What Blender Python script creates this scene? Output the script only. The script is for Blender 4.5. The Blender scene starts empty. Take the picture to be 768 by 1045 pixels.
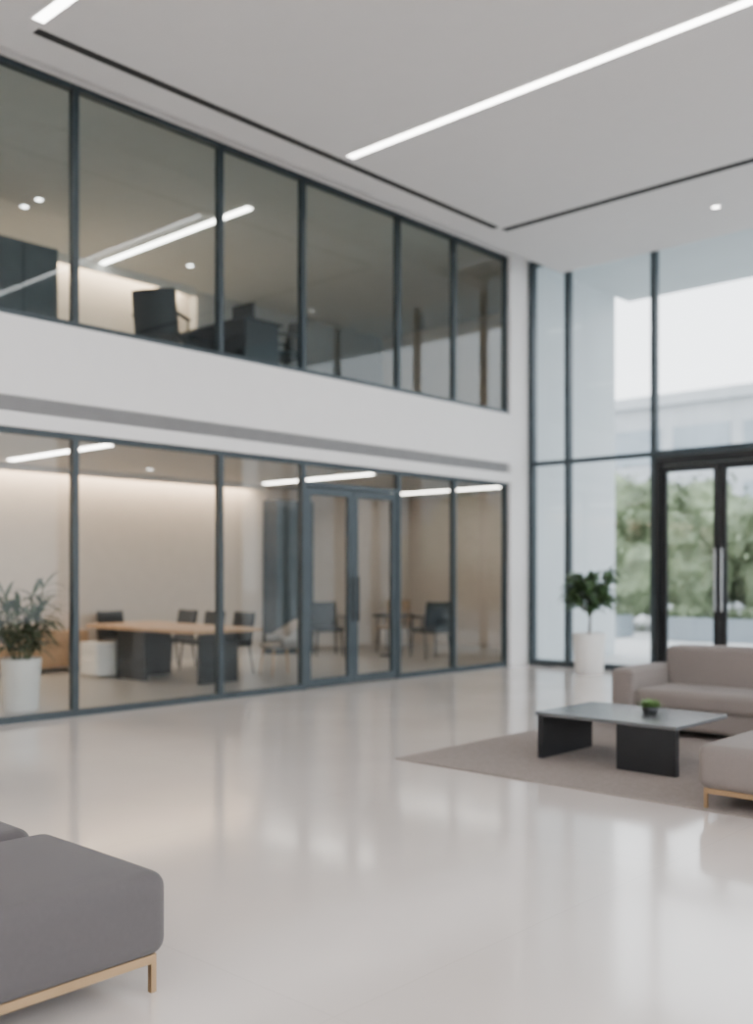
import bpy, bmesh, math, random
from mathutils import Vector, Matrix
random.seed(7)
S = bpy.context.scene
COL = S.collection
# ---------------------------------------------------------------- materials
def mat(name, col, rough=0.5, metal=0.0, var=0.0, scale=5.0, bump=0.0, bscale=60.0, spec=0.5, coat=0.0, sheen=0.0):
    m = bpy.data.materials.new(name); m.use_nodes = True
    nt = m.node_tree; b = nt.nodes['Principled BSDF']
    b.inputs['Base Color'].default_value = (*col, 1)
    b.inputs['Roughness'].default_value = rough
    b.inputs['Metallic'].default_value = metal
    b.inputs['Specular IOR Level'].default_value = spec
    b.inputs['Coat Weight'].default_value = coat
    b.inputs['Sheen Weight'].default_value = sheen
    tc = nt.nodes.new('ShaderNodeTexCoord')
    n = nt.nodes.new('ShaderNodeTexNoise'); n.inputs['Scale'].default_value = scale; n.inputs['Detail'].default_value = 4
    nt.links.new(tc.outputs['Object'], n.inputs['Vector'])
    r = nt.nodes.new('ShaderNodeValToRGB')
    r.color_ramp.elements[0].position = .3; r.color_ramp.elements[1].position = .7
    r.color_ramp.elements[0].color = (*[c*(1-var) for c in col], 1)
    r.color_ramp.elements[1].color = (*[min(1, c*(1+var)) for c in col], 1)
    nt.links.new(n.outputs['Fac'], r.inputs['Fac']); nt.links.new(r.outputs['Color'], b.inputs['Base Color'])
    if bump:
        n2 = nt.nodes.new('ShaderNodeTexNoise'); n2.inputs['Scale'].default_value = bscale
        nt.links.new(tc.outputs['Object'], n2.inputs['Vector'])
        bp = nt.nodes.new('ShaderNodeBump'); bp.inputs['Strength'].default_value = bump; bp.inputs['Distance'].default_value = .01
        nt.links.new(n2.outputs['Fac'], bp.inputs['Height']); nt.links.new(bp.outputs['Normal'], b.inputs['Normal'])
    return m
def emis(name, col, st):
    m = bpy.data.materials.new(name); m.use_nodes = True
    nt = m.node_tree; nt.nodes.clear()
    e = nt.nodes.new('ShaderNodeEmission'); e.inputs[0].default_value = (*col, 1); e.inputs[1].default_value = st
    o = nt.nodes.new('ShaderNodeOutputMaterial'); nt.links.new(e.outputs[0], o.inputs[0]); return m
def glass(name, tint, base=.06, edge=.6):
    m = bpy.data.materials.new(name); m.use_nodes = True
    nt = m.node_tree; nt.nodes.clear()
    t = nt.nodes.new('ShaderNodeBsdfTransparent'); t.inputs[0].default_value = (*tint, 1)
    g = nt.nodes.new('ShaderNodeBsdfGlossy'); g.inputs['Roughness'].default_value = .02; g.inputs['Color'].default_value = (.90, .97, 1, 1)
    lw = nt.nodes.new('ShaderNodeLayerWeight'); lw.inputs['Blend'].default_value = .5
    p = nt.nodes.new('ShaderNodeMath'); p.operation = 'POWER'; p.inputs[1].default_value = 3.5
    ma = nt.nodes.new('ShaderNodeMath'); ma.operation = 'MULTIPLY_ADD'; ma.inputs[1].default_value = edge; ma.inputs[2].default_value = base
    mx = nt.nodes.new('ShaderNodeMixShader'); o = nt.nodes.new('ShaderNodeOutputMaterial')
    nt.links.new(lw.outputs['Facing'], p.inputs[0]); nt.links.new(p.outputs[0], ma.inputs[0])
    nt.links.new(ma.outputs[0], mx.inputs[0]); nt.links.new(t.outputs[0], mx.inputs[1]); nt.links.new(g.outputs[0], mx.inputs[2])
    nt.links.new(mx.outputs[0], o.inputs[0]); return m
M = {}
M['white'] = mat('white_paint', (.85, .832, .825), .6, var=.01)
M['ceil'] = mat('ceiling_paint', (.70, .686, .684), .7, var=.01)
M['beige'] = mat('beige_plaster', (.60, .53, .465), .7, var=.03)
M['grey'] = mat('grey_plaster', (.44, .43, .42), .7, var=.03)
M['dceil'] = mat('office_ceiling', (.64, .635, .62), .8, var=.02)
M['frame'] = mat('anodised_frame', (.042, .058, .068), .4, .2, var=.1)
M['black'] = mat('black_metal', (.022, .024, .027), .35, .3, var=.1)
M['slot'] = mat('slot_black', (.03, .03, .03), .8, var=.1)
M['vent'] = mat('vent_grey', (.34, .335, .335), .5, .2, var=.05)
M['ventd'] = mat('vent_dark', (.12, .12, .12), .7, var=.05)
M['fab_d'] = mat('charcoal_fabric', (.088, .079, .081), .9, var=.03, scale=60, bump=.25, bscale=400, sheen=.1)
M['fab_l'] = mat('taupe_fabric', (.210, .180, .166), .9, var=.03, scale=60, bump=.25, bscale=400, sheen=.1)
M['brass'] = mat('brass', (.40, .27, .15), .4, .8, var=.05)
M['rug'] = mat('rug_weave', (.27, .230, .210), .95, var=.10, scale=30, bump=.5, bscale=300)
M['tabtop'] = mat('table_lacquer', (.13, .135, .14), .22, .1, var=.05)
M['wood'] = mat('oak', (.46, .30, .18), .45, var=.15, scale=8)
M['pot'] = mat('white_ceramic', (.80, .79, .77), .35, var=.01)
M['soil'] = mat('soil', (.05, .035, .025), .95, var=.3, scale=30)
M['leaf'] = mat('leaf_green', (.085, .15, .07), .5, var=.4, scale=9)
M['leaf2'] = mat('leaf_dark', (.085, .115, .065), .5, var=.35, scale=9)
M['tleaf'] = mat('tree_leaf', (.19, .24, .14), .7, var=.4, scale=2)
M['succ'] = mat('succulent_green', (.14, .24, .08), .6, var=.3, scale=20)
M['bark'] = mat('bark', (.14, .10, .07), .9, var=.3, scale=20)
M['cblack'] = mat('chair_black', (.020, .024, .028), .6, var=.1)
M['ctan'] = mat('chair_tan', (.30, .22, .15), .7, var=.1)
M['clight'] = mat('chair_light', (.33, .315, .30), .6, var=.05)
M['cfloor'] = mat('office_carpet', (.36, .35, .335), .3, var=.08, scale=20)
M['pave'] = mat('paving', (.56, .56, .55), .8, var=.08, scale=2)
M['conc'] = mat('concrete', (.44, .465, .485), .8, var=.06, scale=1)
M['extw'] = mat('exterior_render', (.60, .65, .675), .8, var=.03, scale=1)
M['bwin'] = mat('far_window', (.27, .32, .36), .3, var=.15, scale=.5)
M['cabd'] = mat('smoked_glass_door', (.09, .11, .125), .15, var=.1)
M['steel'] = mat('steel', (.35, .36, .37), .3, .9, var=.05)
M['light'] = emis('lamp_white', (1, .97, .93), 5)
M['light2'] = emis('lamp_room', (1, .94, .86), 7)
M['cove'] = emis('cove_warm', (1, .78, .56), 10)
M['gl'] = glass('glass_lower', (.87, .89, .88), .035, .55)
M['gu'] = glass('glass_upper', (.72, .785, .78), .04, .85)
M['gw'] = glass('glass_window', (.92, .96, .97), .04, .5)
# polished floor
m = bpy.data.materials.new('polished_stone'); m.use_nodes = True; nt = m.node_tree; b = nt.nodes['Principled BSDF']
tc = nt.nodes.new('ShaderNodeTexCoord')
br = nt.nodes.new('ShaderNodeTexBrick'); br.offset = 0; br.inputs['Scale'].default_value = 1
br.inputs['Brick Width'].default_value = 2.4; br.inputs['Row Height'].default_value = 2.4
br.inputs['Mortar Size'].default_value = .004; br.inputs['Mortar Smooth'].default_value = .6
br.inputs['Color1'].default_value = (.735, .662, .616, 1); br.inputs['Color2'].default_value = (.745, .672, .624, 1)
br.inputs['Mortar'].default_value = (.67, .60, .555, 1)
nt.links.new(tc.outputs['Object'], br.inputs['Vector'])
n = nt.nodes.new('ShaderNodeTexNoise'); n.inputs['Scale'].default_value = .9; n.inputs['Detail'].default_value = 6
nt.links.new(tc.outputs['Object'], n.inputs['Vector'])
mr = nt.nodes.new('ShaderNodeMapRange'); mr.inputs[3].default_value = .90; mr.inputs[4].default_value = 1.10
nt.links.new(n.outputs['Fac'], mr.inputs[0])
mx = nt.nodes.new('ShaderNodeVectorMath'); mx.operation = 'SCALE'
nt.links.new(br.outputs['Color'], mx.inputs[0]); nt.links.new(mr.outputs[0], mx.inputs['Scale'])
nt.links.new(mx.outputs[0], b.inputs['Base Color'])
mr2 = nt.nodes.new('ShaderNodeMapRange'); mr2.inputs[3].default_value = .08; mr2.inputs[4].default_value = .19
nt.links.new(n.outputs['Fac'], mr2.inputs[0]); nt.links.new(mr2.outputs[0], b.inputs['Roughness'])
b.inputs['Specular IOR Level'].default_value = .95
b.inputs['Coat Weight'].default_value = .35; b.inputs['Coat Roughness'].default_value = .09
M['floor'] = m
# ---------------------------------------------------------------- helpers
def link(name, bm, mats, parent=None, smooth=False):
    me = bpy.data.meshes.new(name); bm.normal_update(); bm.to_mesh(me); bm.free()
    o = bpy.data.objects.new(name, me); COL.objects.link(o)
    for k in (mats if isinstance(mats, (list, tuple)) else [mats]): me.materials.append(M[k])
    if smooth:
        for p in me.polygons: p.use_smooth = True
    if parent: o.parent = parent
    return o
def group(name, loc=(0, 0, 0), rz=0):
    e = bpy.data.objects.new(name, None); COL.objects.link(e); e.location = loc; e.rotation_euler[2] = rz
    e.empty_display_size = .2
    return e
def addbox(bm, x0, x1, y0, y1, z0, z1, bev=0, seg=2, mi=0, rot=None):
    r = bmesh.ops.create_cube(bm, size=1)
    vs = r['verts']
    c = Vector(((x0+x1)/2, (y0+y1)/2, (z0+z1)/2))
    for v in vs:
        v.co = Vector((v.co.x*(x1-x0), v.co.y*(y1-y0), v.co.z*(z1-z0)))
        if rot is not None: v.co = rot @ v.co
        v.co += c
    fs = list({f for v in vs for f in v.link_faces})
    for f in fs: f.material_index = mi
    if bev:
        es = list({e for v in vs for e in v.link_edges})
        g = bmesh.ops.bevel(bm, geom=es, offset=bev, segments=seg, affect='EDGES', profile=.5)
        for f in g['faces']: f.material_index = mi
def box(name, b6, m, parent=None, bev=0, seg=2, rot=None):
    bm = bmesh.new(); addbox(bm, *b6, bev=bev, seg=seg, rot=rot)
    return link(name, bm, m, parent, smooth=False)
def boxes(name, lst, m, parent=None, bev=0):
    bm = bmesh.new()
    for b6 in lst: addbox(bm, *b6, bev=bev)
    return link(name, bm, m, parent)
def quad(name, pts, m, parent=None):
    bm = bmesh.new(); bm.faces.new([bm.verts.new(p) for p in pts]); return link(name, bm, m, parent)
def addcyl(bm, p0, p1, r0, r1=None, seg=16, mi=0):
    p0 = Vector(p0); p1 = Vector(p1); r1 = r0 if r1 is None else r1
    d = p1-p0; q = d.to_track_quat('Z', 'Y').to_matrix().to_4x4()
    mt = Matrix.Translation((p0+p1)/2) @ q
    r = bmesh.ops.create_cone(bm, cap_ends=True, segments=seg, radius1=r0, radius2=r1, depth=d.length, matrix=mt)
    for f in {f for v in r['verts'] for f in v.link_faces}: f.material_index = mi
def cushion(name, b6, r, m, parent=None, bulge=.0, seg=5):
    x0, x1, y0, y1, z0, z1 = b6
    c = Vector(((x0+x1)/2, (y0+y1)/2, (z0+z1)/2)); s = Vector(((x1-x0)/2, (y1-y0)/2, (z1-z0)/2))
    def coords(h):
        a = [-h+r*(1-math.cos(math.pi/2*i/seg))*1.0 for i in range(seg+1)]
        n_ = 6; mid = [(-h+r)+(2*(h-r))*i/n_ for i in range(1, n_)]
        return a+mid+[-v for v in reversed(a)]
    C = [coords(s[i]) for i in range(3)]
    bm = bmesh.new()
    def P(p):
        inn = Vector([max(-(s[i]-r), min(s[i]-r, p[i])) for i in range(3)])
        d = p-inn
        q = inn + (d.normalized()*r if d.length > 1e-6 else d)
        fx = 1-abs(q.x/s.x)**3; fy = 1-abs(q.y/s.y)**3; fz = 1-abs(q.z/s.z)**3
        q.z += bulge*fx*fy*(1 if q.z > 0 else -.0)
        q.x += .5*bulge*fy*fz*(q.x/s.x); q.y += .5*bulge*fx*fz*(q.y/s.y)
        return q+c
    for ax in range(3):
        a, b_ = [(1, 2), (2, 0), (0, 1)][ax]
        for sg in (-1, 1):
            grid = []
            for u in C[a]:
                row = []
                for v in C[b_]:
                    p = Vector((0, 0, 0)); p[ax] = sg*s[ax]; p[a] = u; p[b_] = v
                    row.append(bm.verts.new(P(p)))
                grid.append(row)
            for i in range(len(grid)-1):
                for j in range(len(grid[0])-1):
                    f = [grid[i][j], grid[i+1][j], grid[i+1][j+1], grid[i][j+1]]
                    if sg < 0: f.reverse()
                    bm.faces.new(f)
    bmesh.ops.remove_doubles(bm, verts=bm.verts, dist=1e-5)
    bmesh.ops.recalc_face_normals(bm, faces=bm.faces)
    return link(name, bm, m, parent, smooth=True)
def blade(bm, base, az, elev, L, w, droop, mi=0, n=7, fold=.25, tip=.75):
    base = Vector(base); h = Vector((math.cos(az), math.sin(az), 0)); sd = Vector((-math.sin(az), math.cos(az), 0))
    rows = []
    for i in range(n+1):
        t = i/n
        c = base + h*L*math.cos(elev)*t + Vector((0, 0, L*math.sin(elev)*t - droop*t*t))
        ww = w*max(.04, math.sin(math.pi*(.06+.94*t)**tip))/2
        rows.append((bm.verts.new(c+sd*ww+Vector((0, 0, fold*ww))), bm.verts.new(c), bm.verts.new(c-sd*ww+Vector((0, 0, fold*ww)))))
    for i in range(n):
        for k in (0, 1):
            f = bm.faces.new([rows[i][k], rows[i+1][k], rows[i+1][k+1], rows[i][k+1]]); f.material_index = mi; f.smooth = True
def lathe(bm, prof, seg=40, mi=0, center=(0, 0)):
    rings = []
    for r, z in prof:
        rings.append([bm.verts.new((center[0]+r*math.cos(2*math.pi*i/seg), center[1]+r*math.sin(2*math.pi*i/seg), z)) for i in range(seg)])
    for a in range(len(rings)-1):
        for i in range(seg):
            f = bm.faces.new([rings[a][i], rings[a][(i+1) % seg], rings[a+1][(i+1) % seg], rings[a+1][i]]); f.material_index = mi; f.smooth = True
    f = bm.faces.new(rings[-1]); f.material_index = mi
    f = bm.faces.new(list(reversed(rings[0]))); f.material_index = mi

WX = -9.45; WY = 13.9; RX = 5.0; BY = -3.0
# ---------------------------------------------------------------- shell
box('floor', (WX-.1, RX, BY, WY+.1, -.1, 0), 'floor')
box('office_floor', (-15.4, WX-.1, BY, 16.6, -.1, -.001), 'cfloor')
box('ground', (-70, 50, -30, 90, -.3, -.101), 'pave')
box('paving_terrace', (WX+.12, 20, WY+.1, 21, -.1, -.01), 'pave')
box('ceiling', (-8.7, RX-.05, BY+.01, WY-.06, 6.3, 6.45), 'ceil')
box('roof', (-15.6, RX+.2, BY-.2, WY+.1, 6.9, 7.1), 'white')
box('roof_office', (-15.6, WX+.1, WY+.1, 16.7, 6.9, 7.6), 'white')
box('ceiling_mezzanine', (-15.4, WX-.1, BY, 16.5, 6.7, 6.85), 'dceil')
box('mezzanine_slab', (-15.4, WX-.1, BY, 16.5, 3.1, 4.0), 'dceil')
box('exterior_canopy', (WX+.1, RX+2, WY+.12, 17.2, 6.62, 6.9), 'extw')
# left wall solid pieces
boxes('wall_left', [(WX-.1, WX+.1, BY, 13.36, 3.26, 4.05), (WX-.1, WX+.1, BY, 13.36, 2.95, 3.10), (WX-.1, WX+.04, BY, 13.36, 3.10, 3.26),
                    (WX-.1, WX+.1, BY, 13.36, 6.6, 6.9), (WX-.1, WX+.1, 13.36, WY-.05, 0, 6.9)], 'white')
box('wall_exterior_return', (WX-.12, WX+.1, WY+.08, 16.7, -.1, 7.6), 'extw')
box('wall_office_end', (-15.4, WX-.12, 16.5, 16.7, -.1, 6.9), 'beige')
box('wall_office_back', (-14.4, -14.2, BY, 16.5, 0, 3.1), 'beige')
boxes('wall_mezzanine_back', [(-15.4, -15.2, BY, 11.4, 4.0, 6.7)], 'beige')
boxes('wall_mezzanine_core', [(-15.4, -15.0, 11.4, 16.5, 4.0, 6.7)], 'grey')
box('wall_back', (-15.4, RX, BY-.2, BY, 0, 6.9), 'white')
box('wall_front_unseen', (-2.05, RX, WY-.08, WY+.08, 0, 6.9), 'white')  # unseen stretch, made solid to cut window reflections in the office glass
# vent louvres
g = group('trim_vent')
box('vent_back', (WX+.04, WX+.05, BY, 13.3, 3.11, 3.25), 'ventd', g)
boxes('louvres', [(WX+.05, WX+.095, BY, 13.3, z, z+.014) for z in (3.115, 3.14, 3.165, 3.19, 3.215, 3.24)], 'vent', g)
# ceiling slots
box('trim_1', (-8.28, -8.18, 4.5, 11.4, 6.292, 6.302), 'slot')
box('trim_2', (-8.2, RX-.3, 11.49, 11.61, 6.292, 6.302), 'slot')
for y in (8.3, 4.42, 0.5):  # last row is unseen, added for more light in the lobby
    g = group('ceiling_line_light')
    box('diffuser', (-8.05, 3.5, y-.055, y+.055, 6.285, 6.301), 'light', g)
    boxes('housing', [(-8.06, 3.51, y-.065, y-.055, 6.283, 6.301), (-8.06, 3.51, y+.055, y+.065, 6.283, 6.301)], 'white', g)
def spot(x, y, z, m_='light'):
    g = group('recessed_downlight', (x, y, z))
    bm = bmesh.new(); addcyl(bm, (0, 0, -.012), (0, 0, .002), .05, seg=24); link('lens', bm, m_, g)
    bm = bmesh.new(); lathe(bm, [(.052, -.001), (.052, -.014), (.075, -.012), (.075, -.001)], 24); link('ring', bm, 'white', g)
spot(-5.63, 12.68, 6.3)
for p in ((-13.3, 7.1), (-12.9, 7.1), (-13.8, 10.36)): spot(*p, 6.7)
for p in ((-13.0, 9.0), (-11.0, 5.5)): spot(*p, 3.1)
# office lights
def strip(name, b6, m_, lip=None):
    g = group(name); box('diffuser', b6, m_, g)
    if lip: box('lip', lip, 'dceil', g)
strip('office_line_light', (-13.4, -10.9, 6.9, 7.0, 3.085, 3.1), 'light2')
strip('office_line_light', (-13.6, -11.0, 11.8, 11.9, 3.085, 3.1), 'light2')
strip('office_line_light', (-13.6, -10.4, 2.0, 2.1, 3.085, 3.1), 'light2')
strip('office_line_light', (-13.6, -10.4, 15.2, 15.3, 3.085, 3.1), 'light2')  # extra strip added to brighten the office end wall
strip('mezzanine_line_light', (-14.8, -11.0, 9.25, 9.34, 6.685, 6.699), 'light2')
strip('mezzanine_line_light', (-14.8, -11.0, 3.25, 3.36, 6.685, 6.699), 'light2')
strip('cove_light', (-14.16, -13.94, BY+.1, 12.0, 3.08, 3.099), 'cove', (-13.92, -13.88, BY+.01, 12.1, 3.0, 3.1))
strip('mezzanine_cove_light', (-15.16, -14.92, 2.0, 11.2, 6.66, 6.699), 'cove', (-14.90, -14.86, 1.9, 11.3, 6.56, 6.7))
# added fill lamps in made-up troughs, unseen behind and right of camera, brighten ceiling
def fill_uplight(loc, rot, L, e):
    g = group('fill_light_rig', loc, rot)
    boxes('fill_trough', [(-L/2, L/2, -.10, .0, -.1, -.02), (-L/2, L/2, -.12, -.10, -.1, .03), (-L/2, L/2, 0, .02, -.1, .03)], 'white', g)
    ld = bpy.data.lights.new('fill_uplight', 'AREA'); ld.shape = 'RECTANGLE'; ld.size = L; ld.size_y = .07; ld.energy = e; ld.color = (1, .965, .93)
    lo = bpy.data.objects.new('lamp', ld); COL.objects.link(lo); lo.parent = g; lo.location = (0, -.05, -.01); lo.rotation_euler = (math.radians(180-25), 0, 0)
fill_uplight((-2.2, BY+.03, 4.4), math.radians(180), 13, 300)
fill_uplight((RX-.12, 5.0, 4.4), math.radians(-90), 14, 240)
# ---------------------------------------------------------------- left glazing
ML = [-3+.03, -1.2, .7, 2.4, 3.75, 5.60, 7.52, 8.86]
MR = [10.71, 11.99, 13.33]
def glaze_y(name, x, ys, z0, z1, gm, skip=(), w=.065, d=.09):
    g = group(name); fr = []
    for y in ys: fr.append((x-d/2, x+d/2, y-w/2, y+w/2, z0, z1))
    for a, b_ in zip(ys[:-1], ys[1:]):
        fr.append((x-d/2, x+d/2, a+w/2, b_-w/2, z1-.06, z1))
        if (a, b_) not in skip: fr.append((x-d/2, x+d/2, a+w/2, b_-w/2, z0, z0+.07))
    boxes('frame', fr, 'frame', g)
    bm = bmesh.new()
    for a, b_ in zip(ys[:-1], ys[1:]):
        if (a, b_) in skip: continue
        bm.faces.new([bm.verts.new(p) for p in ((x, a+.03, z0+.05), (x, b_-.03, z0+.05), (x, b_-.03, z1-.05), (x, a+.03, z1-.05))])
    link('panes', bm, gm, g)
    return g
glaze_y('window_1', WX, ML, 0, 2.95, 'gl')
glaze_y('window_5', WX, MR, 0, 2.95, 'gl')
glaze_y('window_2', WX, ML+MR, 4.05, 6.6, 'gu')
# interior double door with top light
g = group('door_1')
Y0, Y1 = 8.895, 10.675; ym = (Y0+Y1)/2; zt = 2.62; fr = []
fr.append((WX-.05, WX+.05, Y0, Y1, zt, zt+.06))
fr.append((WX-.045, WX+.045, Y0, Y1, 2.89, 2.95))
for a, b_ in ((Y0+.005, ym-.004), (ym+.004, Y1-.005)):
    fr += [(WX-.03, WX+.03, a, a+.09, .01, zt-.01), (WX-.03, WX+.03, b_-.09, b_, .01, zt-.01),
           (WX-.03, WX+.03, a+.09, b_-.09, .01, .12), (WX-.03, WX+.03, a+.09, b_-.09, zt-.10, zt-.01)]
boxes('frame', fr, 'frame', g)
bm = bmesh.new()
for a, b_, c, d in ((Y0+.05, ym-.05, .08, zt-.06), (ym+.05, Y1-.05, .08, zt-.06), (Y0, Y1, zt+.05, 2.90)):
    bm.faces.new([bm.verts.new(p) for p in ((WX, a, c), (WX, b_, c), (WX, b_, d), (WX, a, d))])
link('panes', bm, 'gl', g)
bm = bmesh.new()
for s in (-.05, .05):
    addcyl(bm, (WX+.08, ym+s, .85), (WX+.08, ym+s, 1.45), .014)
    for z in (.95, 1.35): addcyl(bm, (WX+.02, ym+s, z), (WX+.08, ym+s, z), .008)
link('pull_handles', bm, 'black', g)
# ---------------------------------------------------------------- entrance facade
def facade(name, xs, z0, z1, ztr=None, y=WY, w=.085, d=.12, posts=True):
    g = group(name); fr = []
    if posts:
        for x in xs: fr.append((x-w/2, x+w/2, y-d/2, y+d/2, z0, z1))
    for a, b_ in zip(xs[:-1], xs[1:]):
        fr.append((a+w/2, b_-w/2, y-d/2, y+d/2, z1-.08, z1))
        if ztr: fr.append((a+w/2, b_-w/2, y-d/2, y+d/2, ztr-.035, ztr+.035))
        fr.append((a+w/2, b_-w/2, y-d/2, y+d/2, z0, z0+.09))
    boxes('frame', fr, 'frame', g)
    bm = bmesh.new()
    for a, b_ in zip(xs[:-1], xs[1:]):
        for c, dd in (((z0+.05, ztr), (ztr, z1-.05)) if ztr else ((z0+.05, z1-.05),)):
            bm.faces.new([bm.verts.new(p) for p in ((a+w/2, y, c), (b_-w/2, y, c), (b_-w/2, y, dd), (a+w/2, y, dd))])
    link('panes', bm, 'gw', g)
facade('window_3', [WX+.16, -8.61, -7.12], 0, 6.6, 3.28)
facade('window_6', [-5.08, -3.6, -2.1], 0, 6.6, 3.28)
facade('window_7', [-7.12, -5.08], 3.235, 6.6, None, posts=False)
g = group('door_2')
X0, X1 = -7.07, -5.13; xm = -6.10; zt = 3.22; fr = [(X0, X0+.06, WY-.09, WY+.09, 0, zt), (X1-.06, X1, WY-.09, WY+.09, 0, zt), (X0+.06, X1-.06, WY-.09, WY+.09, zt-.12, zt)]
zt = 3.09
for a, b_ in ((X0+.065, xm-.005), (xm+.005, X1-.065)):
    fr += [(a, a+.09, WY-.03, WY+.03, .01, zt), (b_-.09, b_, WY-.03, WY+.03, .01, zt), (a+.09, b_-.09, WY-.03, WY+.03, .01, .14), (a+.09, b_-.09, WY-.03, WY+.03, zt-.10, zt)]
boxes('frame', fr, 'black', g)
bm = bmesh.new()
for a, b_ in ((X0+.1, xm-.05), (xm+.05, X1-.1)):
    bm.faces.new([bm.verts.new(p) for p in ((a, WY, .1), (b_, WY, .1), (b_, WY, zt-.05), (a, WY, zt-.05))])
link('panes', bm, 'gw', g)
bm = bmesh.new()
for s in (-.05, .05):
    addcyl(bm, (xm+s, WY-.09, .95), (xm+s, WY-.09, 1.85), .017)
    for z in (1.05, 1.75): addcyl(bm, (xm+s, WY-.02, z), (xm+s, WY-.09, z), .01)
link('pull_handles', bm, 'steel', g)
# right facade (unseen side of the lobby, made glass to let daylight in)
g = group('window_4'); ys = [BY+.05, 1.2, 5.4, 9.6, WY-.15]
boxes('frame', [(RX-.07, RX+.07, y-.04, y+.04, 0, 6.9) for y in ys] + [(RX-.06, RX+.06, BY+.1, WY-.2, z, z+.08) for z in (.0, 6.5)], 'frame', g)
quad('panes', [(RX, BY, .05), (RX, WY-.1, .05), (RX, WY-.1, 6.9), (RX, BY, 6.9)], 'gw', g)

# ---------------------------------------------------------------- lounge furniture
box('area_rug', (-5.36, -.9, 6.05, 9.0, 0.0, .012), 'rug', bev=.004)
def ottoman(name, x0, x1, y0, y1, fab, top=.44):
    g = group(name)
    cushion('cushion', (x0, x1, y0, y1, .135, top-.015), .06, fab, g, bulge=.018)
    fr = []; i = .035; t = .022
    fr += [(x0+i, x1-i, y0+i, y0+i+t, .105, .137), (x0+i, x1-i, y1-i-t, y1-i, .105, .137),
           (x0+i, x0+i+t, y0+i+t, y1-i-t, .105, .137), (x1-i-t, x1-i, y0+i+t, y1-i-t, .105, .137)]
    for a in (x0+i, x1-i-t):
        for b_ in (y0+i, y1-i-t): fr.append((a, a+t, b_, b_+t, .012 if y0 > 5 else 0, .107))
    boxes('base_frame', fr, 'brass', g)
ottoman('ottoman', -3.83, -2.98, .35, 2.15, 'fab_d', .45)
ottoman('ottoman', -4.72, -3.88, .35, 2.12, 'fab_d', .45)
ottoman('ottoman', -2.82, -1.35, 6.06, 7.18, 'fab_l', .43)
# sofa
g = group('sofa')
sx0, sx1, sy0, sy1 = -4.80, -2.2, 8.48, 9.46
cushion('arm_left', (sx0, sx0+.24, sy0, sy1, .10, .60), .045, 'fab_l', g, bulge=.008)
cushion('arm_right', (sx1-.24, sx1, sy0, sy1, .10, .60), .045, 'fab_l', g, bulge=.008)
cushion('backrest', (sx0+.22, sx1-.22, sy1-.30, sy1-.01, .10, .79), .06, 'fab_l', g, bulge=.015)
cushion('base', (sx0+.22, sx1-.22, sy0+.03, sy1-.2, .08, .26), .03, 'fab_l', g)
cushion('seat', (sx0+.24, sx1-.24, sy0+.01, sy1-.28, .25, .43), .05, 'fab_l', g, bulge=.012)
boxes('legs', [(a, a+.04, b_, b_+.04, .012, .11) for a in (sx0+.06, sx1-.1) for b_ in (sy0+.06,)] + [(a, a+.04, sy1-.1, sy1-.06, 0, .11) for a in (sx0+.06, sx1-.1)], 'brass', g)
# coffee table
g = group('coffee_table')
box('top', (-4.53, -3.32, 6.81, 7.69, .355, .385), 'tabtop', g, bev=.004)
box('panel_left', (-4.52, -4.47, 6.83, 7.60, .012, .357), 'black', g, bev=.003)
box('panel_front', (-3.82, -3.34, 6.84, 6.90, .012, .357), 'black', g, bev=.003)
# table planter
g = group('succulent_bowl', (-3.80, 7.34, .386))
bm = bmesh.new(); lathe(bm, [(.048, 0), (.058, .010), (.064, .055), (.058, .055), (.055, .045)], 28); link('bowl', bm, 'black', g)
bm = bmesh.new()
for i in range(150):
    a = random.uniform(0, 6.28); e = random.uniform(.2, 1.4); r = random.uniform(0, .05)
    blade(bm, (r*math.cos(a), r*math.sin(a), .045), a, e, random.uniform(.05, .09), .03, .01, n=4)
link('leaves', bm, 'succ', g)
# ---------------------------------------------------------------- potted plants
def pot(g, r, h):
    bm = bmesh.new(); lathe(bm, [(r*.80, 0), (r*.84, .01), (r, h-.01), (r*.99, h), (r*.9, h), (r*.88, h-.05)], 48); link('pot', bm, 'pot', g)
    bm = bmesh.new(); addcyl(bm, (0, 0, h-.07), (0, 0, h-.04), r*.89, seg=32); link('soil', bm, 'soil', g)
g = group('potted_ficus', (-7.82, 13.20, 0)); pot(g, .245, .60)
bm = bmesh.new(); bl = bmesh.new()
addcyl(bm, (0, 0, .52), (.02, .01, 1.02), .022, .016)
for i in range(24):
    a = i*2.4; r = .12+.24*math.sqrt(random.random()); zt = 1.06+.48*random.random()
    p = Vector((r*math.cos(a), r*math.sin(a), zt)); z_ = random.uniform(.82, 1.0)
    addcyl(bm, (.015, .01, z_), p, .009, .005, 8)
    for k in range(15):
        b0 = Vector((.015, .01, z_)).lerp(p, random.uniform(.6, 1.05))
        blade(bl, b0, a+random.uniform(-1.8, 1.8), random.uniform(-.4, 1.1), random.uniform(.18, .29), random.uniform(.08, .12), random.uniform(.02, .10), n=5)
link('stems', bm, 'bark', g); link('leaves', bl, 'leaf', g)
g = group('potted_palm', (-10.27, 5.44, 0)); pot(g, .215, .57)
bm = bmesh.new(); bl = bmesh.new()
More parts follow.
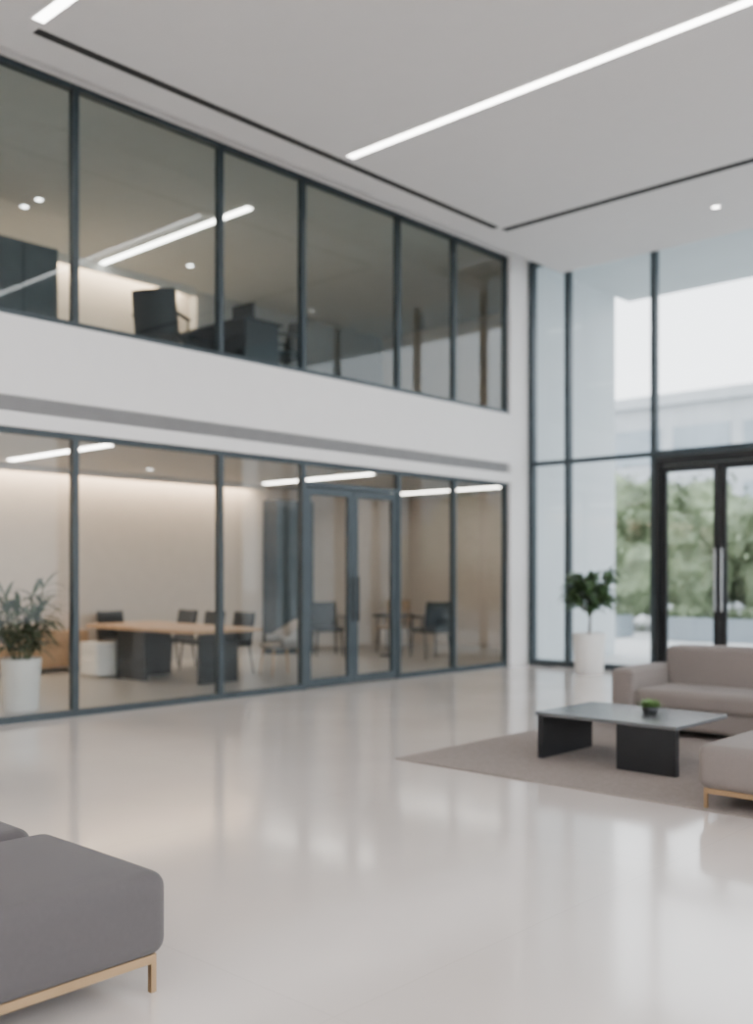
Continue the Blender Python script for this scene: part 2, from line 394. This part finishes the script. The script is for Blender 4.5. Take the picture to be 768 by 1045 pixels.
for i in range(11):
    a = i*.57; sx, sy = .06*math.cos(a), .06*math.sin(a)
    top = Vector((sx+.20*math.cos(a), sy+.20*math.sin(a), random.uniform(.95, 1.34)))
    addcyl(bm, (sx, sy, .5), top, .013, .007, 8)
    # arching stem with pairs of long drooping leaflets along it
    for k in range(9):
        t = .25+.75*k/8
        b0 = Vector((sx, sy, .5)).lerp(top, t)
        for s in (-1, 1):
            blade(bl, b0, a+s*random.uniform(.4, 1.5), random.uniform(.25, .95), random.uniform(.30, .46), random.uniform(.045, .065), random.uniform(.10, .30), n=7)
    blade(bl, top, a, 1.0, .42, .06, .15)
link('stems', bm, 'leaf2', g); link('leaves', bl, 'leaf2', g)
# ---------------------------------------------------------------- office furniture
def chair(name, x, y, z, rz, cm, sc=1.0, bw=.235, bh=.46):
    g = group(name, (x, y, z), rz); g.scale = (sc, sc, sc)
    cushion('seat', (-.25, .25, -.24, .24, .41, .48), .03, cm, g, seg=3)
    o = cushion('back', (-bw, bw, -.03, .03, 0, bh), .028, cm, g, seg=3)
    for v in o.data.vertices: v.co.y += -1.2*v.co.x**2
    o.location = (0, .255, .47 if bh < .5 else .40); o.rotation_euler[0] = -.18
    bm = bmesh.new()
    for a in (-.21, .21):
        addcyl(bm, (a, -.19, .43), (a*1.12, -.23, 0), .016, .012, 10)
        addcyl(bm, (a, .19, .43), (a*1.12, .26, 0), .016, .012, 10)
    for s in (-1, 1):
        addcyl(bm, (s*.26, -.15, .44), (s*.27, -.12, .66), .012, seg=10)
        addbox(bm, s*.27-.025, s*.27+.025, -.17, .24, .65, .68, bev=.008)
        addcyl(bm, (s*.26, .18, .44), (s*.27, .22, .66), .012, seg=10)
    link('frame', bm, 'black', g)
def shell_chair(name, x, y, z, rz, cm):
    g = group(name, (x, y, z), rz)
    cushion('seat', (-.25, .25, -.25, .22, .40, .47), .032, cm, g, seg=3)
    bm = bmesh.new(); n = 20; rows = []
    for i in range(n+1):
        a = math.radians(-25+230*i/n); h = .60+.22*math.sin(max(0, min(math.pi, math.radians(230*i/n-25))))
        rows.append([bm.verts.new(((.27+o)*math.cos(a), (.27+o)*math.sin(a)*.95, zz)) for o, zz in ((0, .42), (.03, h), (.05, h), (.03, .41))])
    for i in range(n):
        for k in range(4):
            bm.faces.new([rows[i][k], rows[i+1][k], rows[i+1][(k+1) % 4], rows[i][(k+1) % 4]])
    bm.faces.new(rows[0]); bm.faces.new(rows[-1]); bmesh.ops.recalc_face_normals(bm, faces=bm.faces)
    link('shell', bm, cm, g, smooth=True)
    bm = bmesh.new()
    for a in (-.2, .2):
        for b_ in (-.19, .17): addcyl(bm, (a, b_, .42), (a*1.25, b_*1.25, 0), .016, .010, 10)
    link('legs', bm, 'wood', g)
g = group('conference_table')
box('top', (-13.1, -10.5, 7.95, 9.10, .70, .75), 'wood', g, bev=.005)
boxes('pedestals', [(-12.45, -11.75, 8.05, 8.12, 0, .70), (-12.45, -12.38, 8.12, 8.95, 0, .70), (-10.9, -10.84, 8.3, 8.95, 0, .70)], 'cblack', g)
g = group('white_pedestal_cabinet')
box('body', (-13.0, -12.55, 7.8, 8.35, .03, .50), 'pot', g, bev=.006)
boxes('drawer_fronts', [(-12.97, -12.58, 7.785, 7.80, .06+.15*i, .19+.15*i) for i in range(3)], 'pot', g)
g = group('wood_credenza')
box('body', (-14.17, -13.75, 7.0, 8.4, .08, .62), 'wood', g, bev=.006)
boxes('doors', [(-13.75, -13.735, 7.02+.46*i, 7.46+.46*i, .1, .6) for i in range(3)], 'wood', g)
boxes('legs', [(a, a+.04, b_, b_+.04, 0, .09) for a in (-14.12, -13.85) for b_ in (7.05, 8.3)], 'black', g)
for x in (-13.15, -12.45, -11.75): chair('conference_chair', x, 9.55, 0, 0, 'cblack', bh=.51)
chair('conference_chair', -13.6, 8.85, 0, math.radians(90), 'cblack', bh=.50)
shell_chair('shell_chair', -10.95, 9.85, 0, math.radians(-20), 'clight')
chair('conference_chair', -13.1, 12.9, 0, math.radians(60), 'cblack', 1.06, bh=.51)
chair('conference_chair', -12.75, 14.35, 0, math.radians(20), 'ctan', 1.05)
chair('conference_chair', -11.35, 13.75, 0, math.radians(-110), 'cblack', 1.1, bh=.51)
g = group('cafe_table', (-12.15, 13.6, 0))
bm = bmesh.new(); lathe(bm, [(.32, .71), (.34, .72), (.34, .735), (.32, .74)], 36); link('top', bm, 'cblack', g)
bm = bmesh.new(); lathe(bm, [(.22, 0), (.22, .012), (.03, .03), (.025, .71)], 28); link('pedestal', bm, 'black', g)
# tall dark cabinet with glazed doors
g = group('tall_cabinet')
boxes('carcass', [(-14.18, -13.80, 12.3, 12.34, 0, 2.85), (-14.18, -13.80, 13.2, 13.24, 0, 2.85), (-14.18, -14.15, 12.34, 13.2, 0, 2.85)] +
      [(-14.15, -13.80, 12.34, 13.2, z, z+.03) for z in (0, .5, 1.0, 1.5, 2.0, 2.4, 2.82)], 'cblack', g)
boxes('books', [(-14.13, -13.9, 12.36+.06*i, 12.41+.06*i, z, z+random.uniform(.2, .33)) for z in (.53, 1.03, 1.53, 2.03) for i in range(13)], 'grey', g)
boxes('doors', [(-13.80, -13.785, 12.31, 12.765, .01, 2.84), (-13.80, -13.785, 12.775, 13.23, .01, 2.84)], 'cabd', g)
# mezzanine
chair('office_armchair', -10.5, 7.46, 4.0, math.radians(-150), 'cblack', 1.04, bw=.28, bh=.54)
chair('office_armchair', -10.35, 9.25, 4.0, math.radians(-20), 'cblack', 1.08, bw=.26, bh=.55)
def desk(x0, x1, y0, y1, z):
    g = group('office_desk')
    box('top', (x0, x1, y0, y1, z+.72, z+.75), 'cblack', g, bev=.004)
    boxes('legs', [(x0+.03, x0+.07, y0+.05, y1-.05, z, z+.72), (x1-.07, x1-.03, y0+.05, y1-.05, z, z+.72), (x0+.07, x1-.07, y1-.12, y1-.1, z+.4, z+.72)], 'cblack', g)
desk(-11.2, -9.8, 8.2, 8.85, 4.0)
desk(-13.9, -12.3, 10.6, 11.3, 4.0)
for x, y in ((-10.3, 8.6), (-13.0, 11.0)):
    g = group('desktop_monitor', (x, y, 4.75))
    box('screen', (-.22, .22, -.015, .015, .06, .30), 'cblack', g, bev=.004); box('stand', (-.02, .02, .0, .03, .01, .15), 'black', g); box('foot', (-.1, .1, -.07, .09, 0, .012), 'black', g)
g = group('storage_wall_unit')
box('body', (-13.5, -13.0, 4.2, 7.45, 4.0, 6.1), 'cabd', g, bev=.005)
boxes('doors', [(-13.0, -12.985, 4.22+.54*i, 4.74+.54*i, 4.05, 6.07) for i in range(6)], 'cabd', g)
# ---------------------------------------------------------------- exterior
def tree(x, y, h, r):
    g = group('street_tree', (x, y, -.1))
    bm = bmesh.new(); addcyl(bm, (0, 0, 0), (.05, 0, h*.55), .12, .07, 10)
    bl = bmesh.new()
    for i in range(10):
        a = i*2.4; c = Vector((r*.55*math.cos(a), r*.55*math.sin(a), h*.50+random.uniform(-.42, .40)*h*.6)) if i else Vector((0, 0, h*.70))
        addcyl(bm, (.03, 0, h*.2), c, .05, .02, 6)
        rr = r*random.uniform(.45, .6)
        res = bmesh.ops.create_icosphere(bl, subdivisions=3, radius=rr*.8, matrix=Matrix.Translation(c))
        for v in res['verts']: v.co = c+(v.co-c)*random.uniform(.8, 1.2)
        for k in range(170):
            d = Vector((random.gauss(0, 1), random.gauss(0, 1), random.gauss(0, 1))).normalized()
            p = c+d*rr*random.uniform(.8, 1.15)
            blade(bl, p, random.uniform(0, 6.28), random.uniform(-.8, .8), .26, .14, .05, n=2)
    link('trunk', bm, 'bark', g); link('crown', bl, 'tleaf', g)
for i in range(11): tree(-21.5+i*2.3+random.uniform(-.3, .3), 27+random.uniform(-1.2, 1.2), random.uniform(4.0, 4.8), random.uniform(1.9, 2.3))
for i in range(5):
    g = group('concrete_planter', (-13.6+i*3.6, 22.5, -.1))
    boxes('box', [(-1.3, 1.3, -.4, .4, 0, .55)], 'bwin', g, bev=.02)
    bl = bmesh.new()
    for k in range(420):
        blade(bl, (random.uniform(-1.2, 1.2), random.uniform(-.32, .32), .52), random.uniform(0, 6.28), random.uniform(.5, 1.4), random.uniform(.2, .42), .07, .05, n=3)
    link('shrubs', bl, 'tleaf', g)
g = group('office_building')
box('mass', (-60, 30, 42, 55, -.2, 9.0), 'conc', g)
bands = []
for z in (1.0, 3.8, 6.4):
    for i in range(28): bands.append((-59+i*3.2, -56.4+i*3.2, 41.93, 42.0, z, z+1.6))
boxes('windows', bands, 'bwin', g)
box('parapet', (-60.2, 30.2, 41.7, 55.2, 9.0, 9.5), 'conc', g)

# ---------------------------------------------------------------- world, camera
w = bpy.data.worlds.new('World'); S.world = w; w.use_nodes = True; nt = w.node_tree
bg = nt.nodes['Background']; tc = nt.nodes.new('ShaderNodeTexCoord'); sp = nt.nodes.new('ShaderNodeSeparateXYZ')
cr = nt.nodes.new('ShaderNodeValToRGB'); nt.links.new(tc.outputs['Generated'], sp.inputs[0]); nt.links.new(sp.outputs['Z'], cr.inputs[0])
cr.color_ramp.elements[0].color = (.98, .98, 1, 1); cr.color_ramp.elements[1].color = (.87, .92, 1, 1)
nt.links.new(cr.outputs[0], bg.inputs[0]); bg.inputs[1].default_value = 1.7
cam = bpy.data.cameras.new('camera'); co = bpy.data.objects.new('camera', cam); COL.objects.link(co)
co.location = (0, 0, 1.5); co.rotation_euler = (math.radians(90), 0, math.radians(42.6))
cam.sensor_width = 36; cam.sensor_fit = 'AUTO'; cam.lens = 35.3; cam.shift_y = .0595
cam.dof.use_dof = True; cam.dof.focus_distance = 4.4; cam.dof.aperture_fstop = 1.1
S.camera = co
S.view_settings.view_transform = 'AgX'
S.view_settings.look = 'AgX - Base Contrast'
S.view_settings.exposure = 1.42
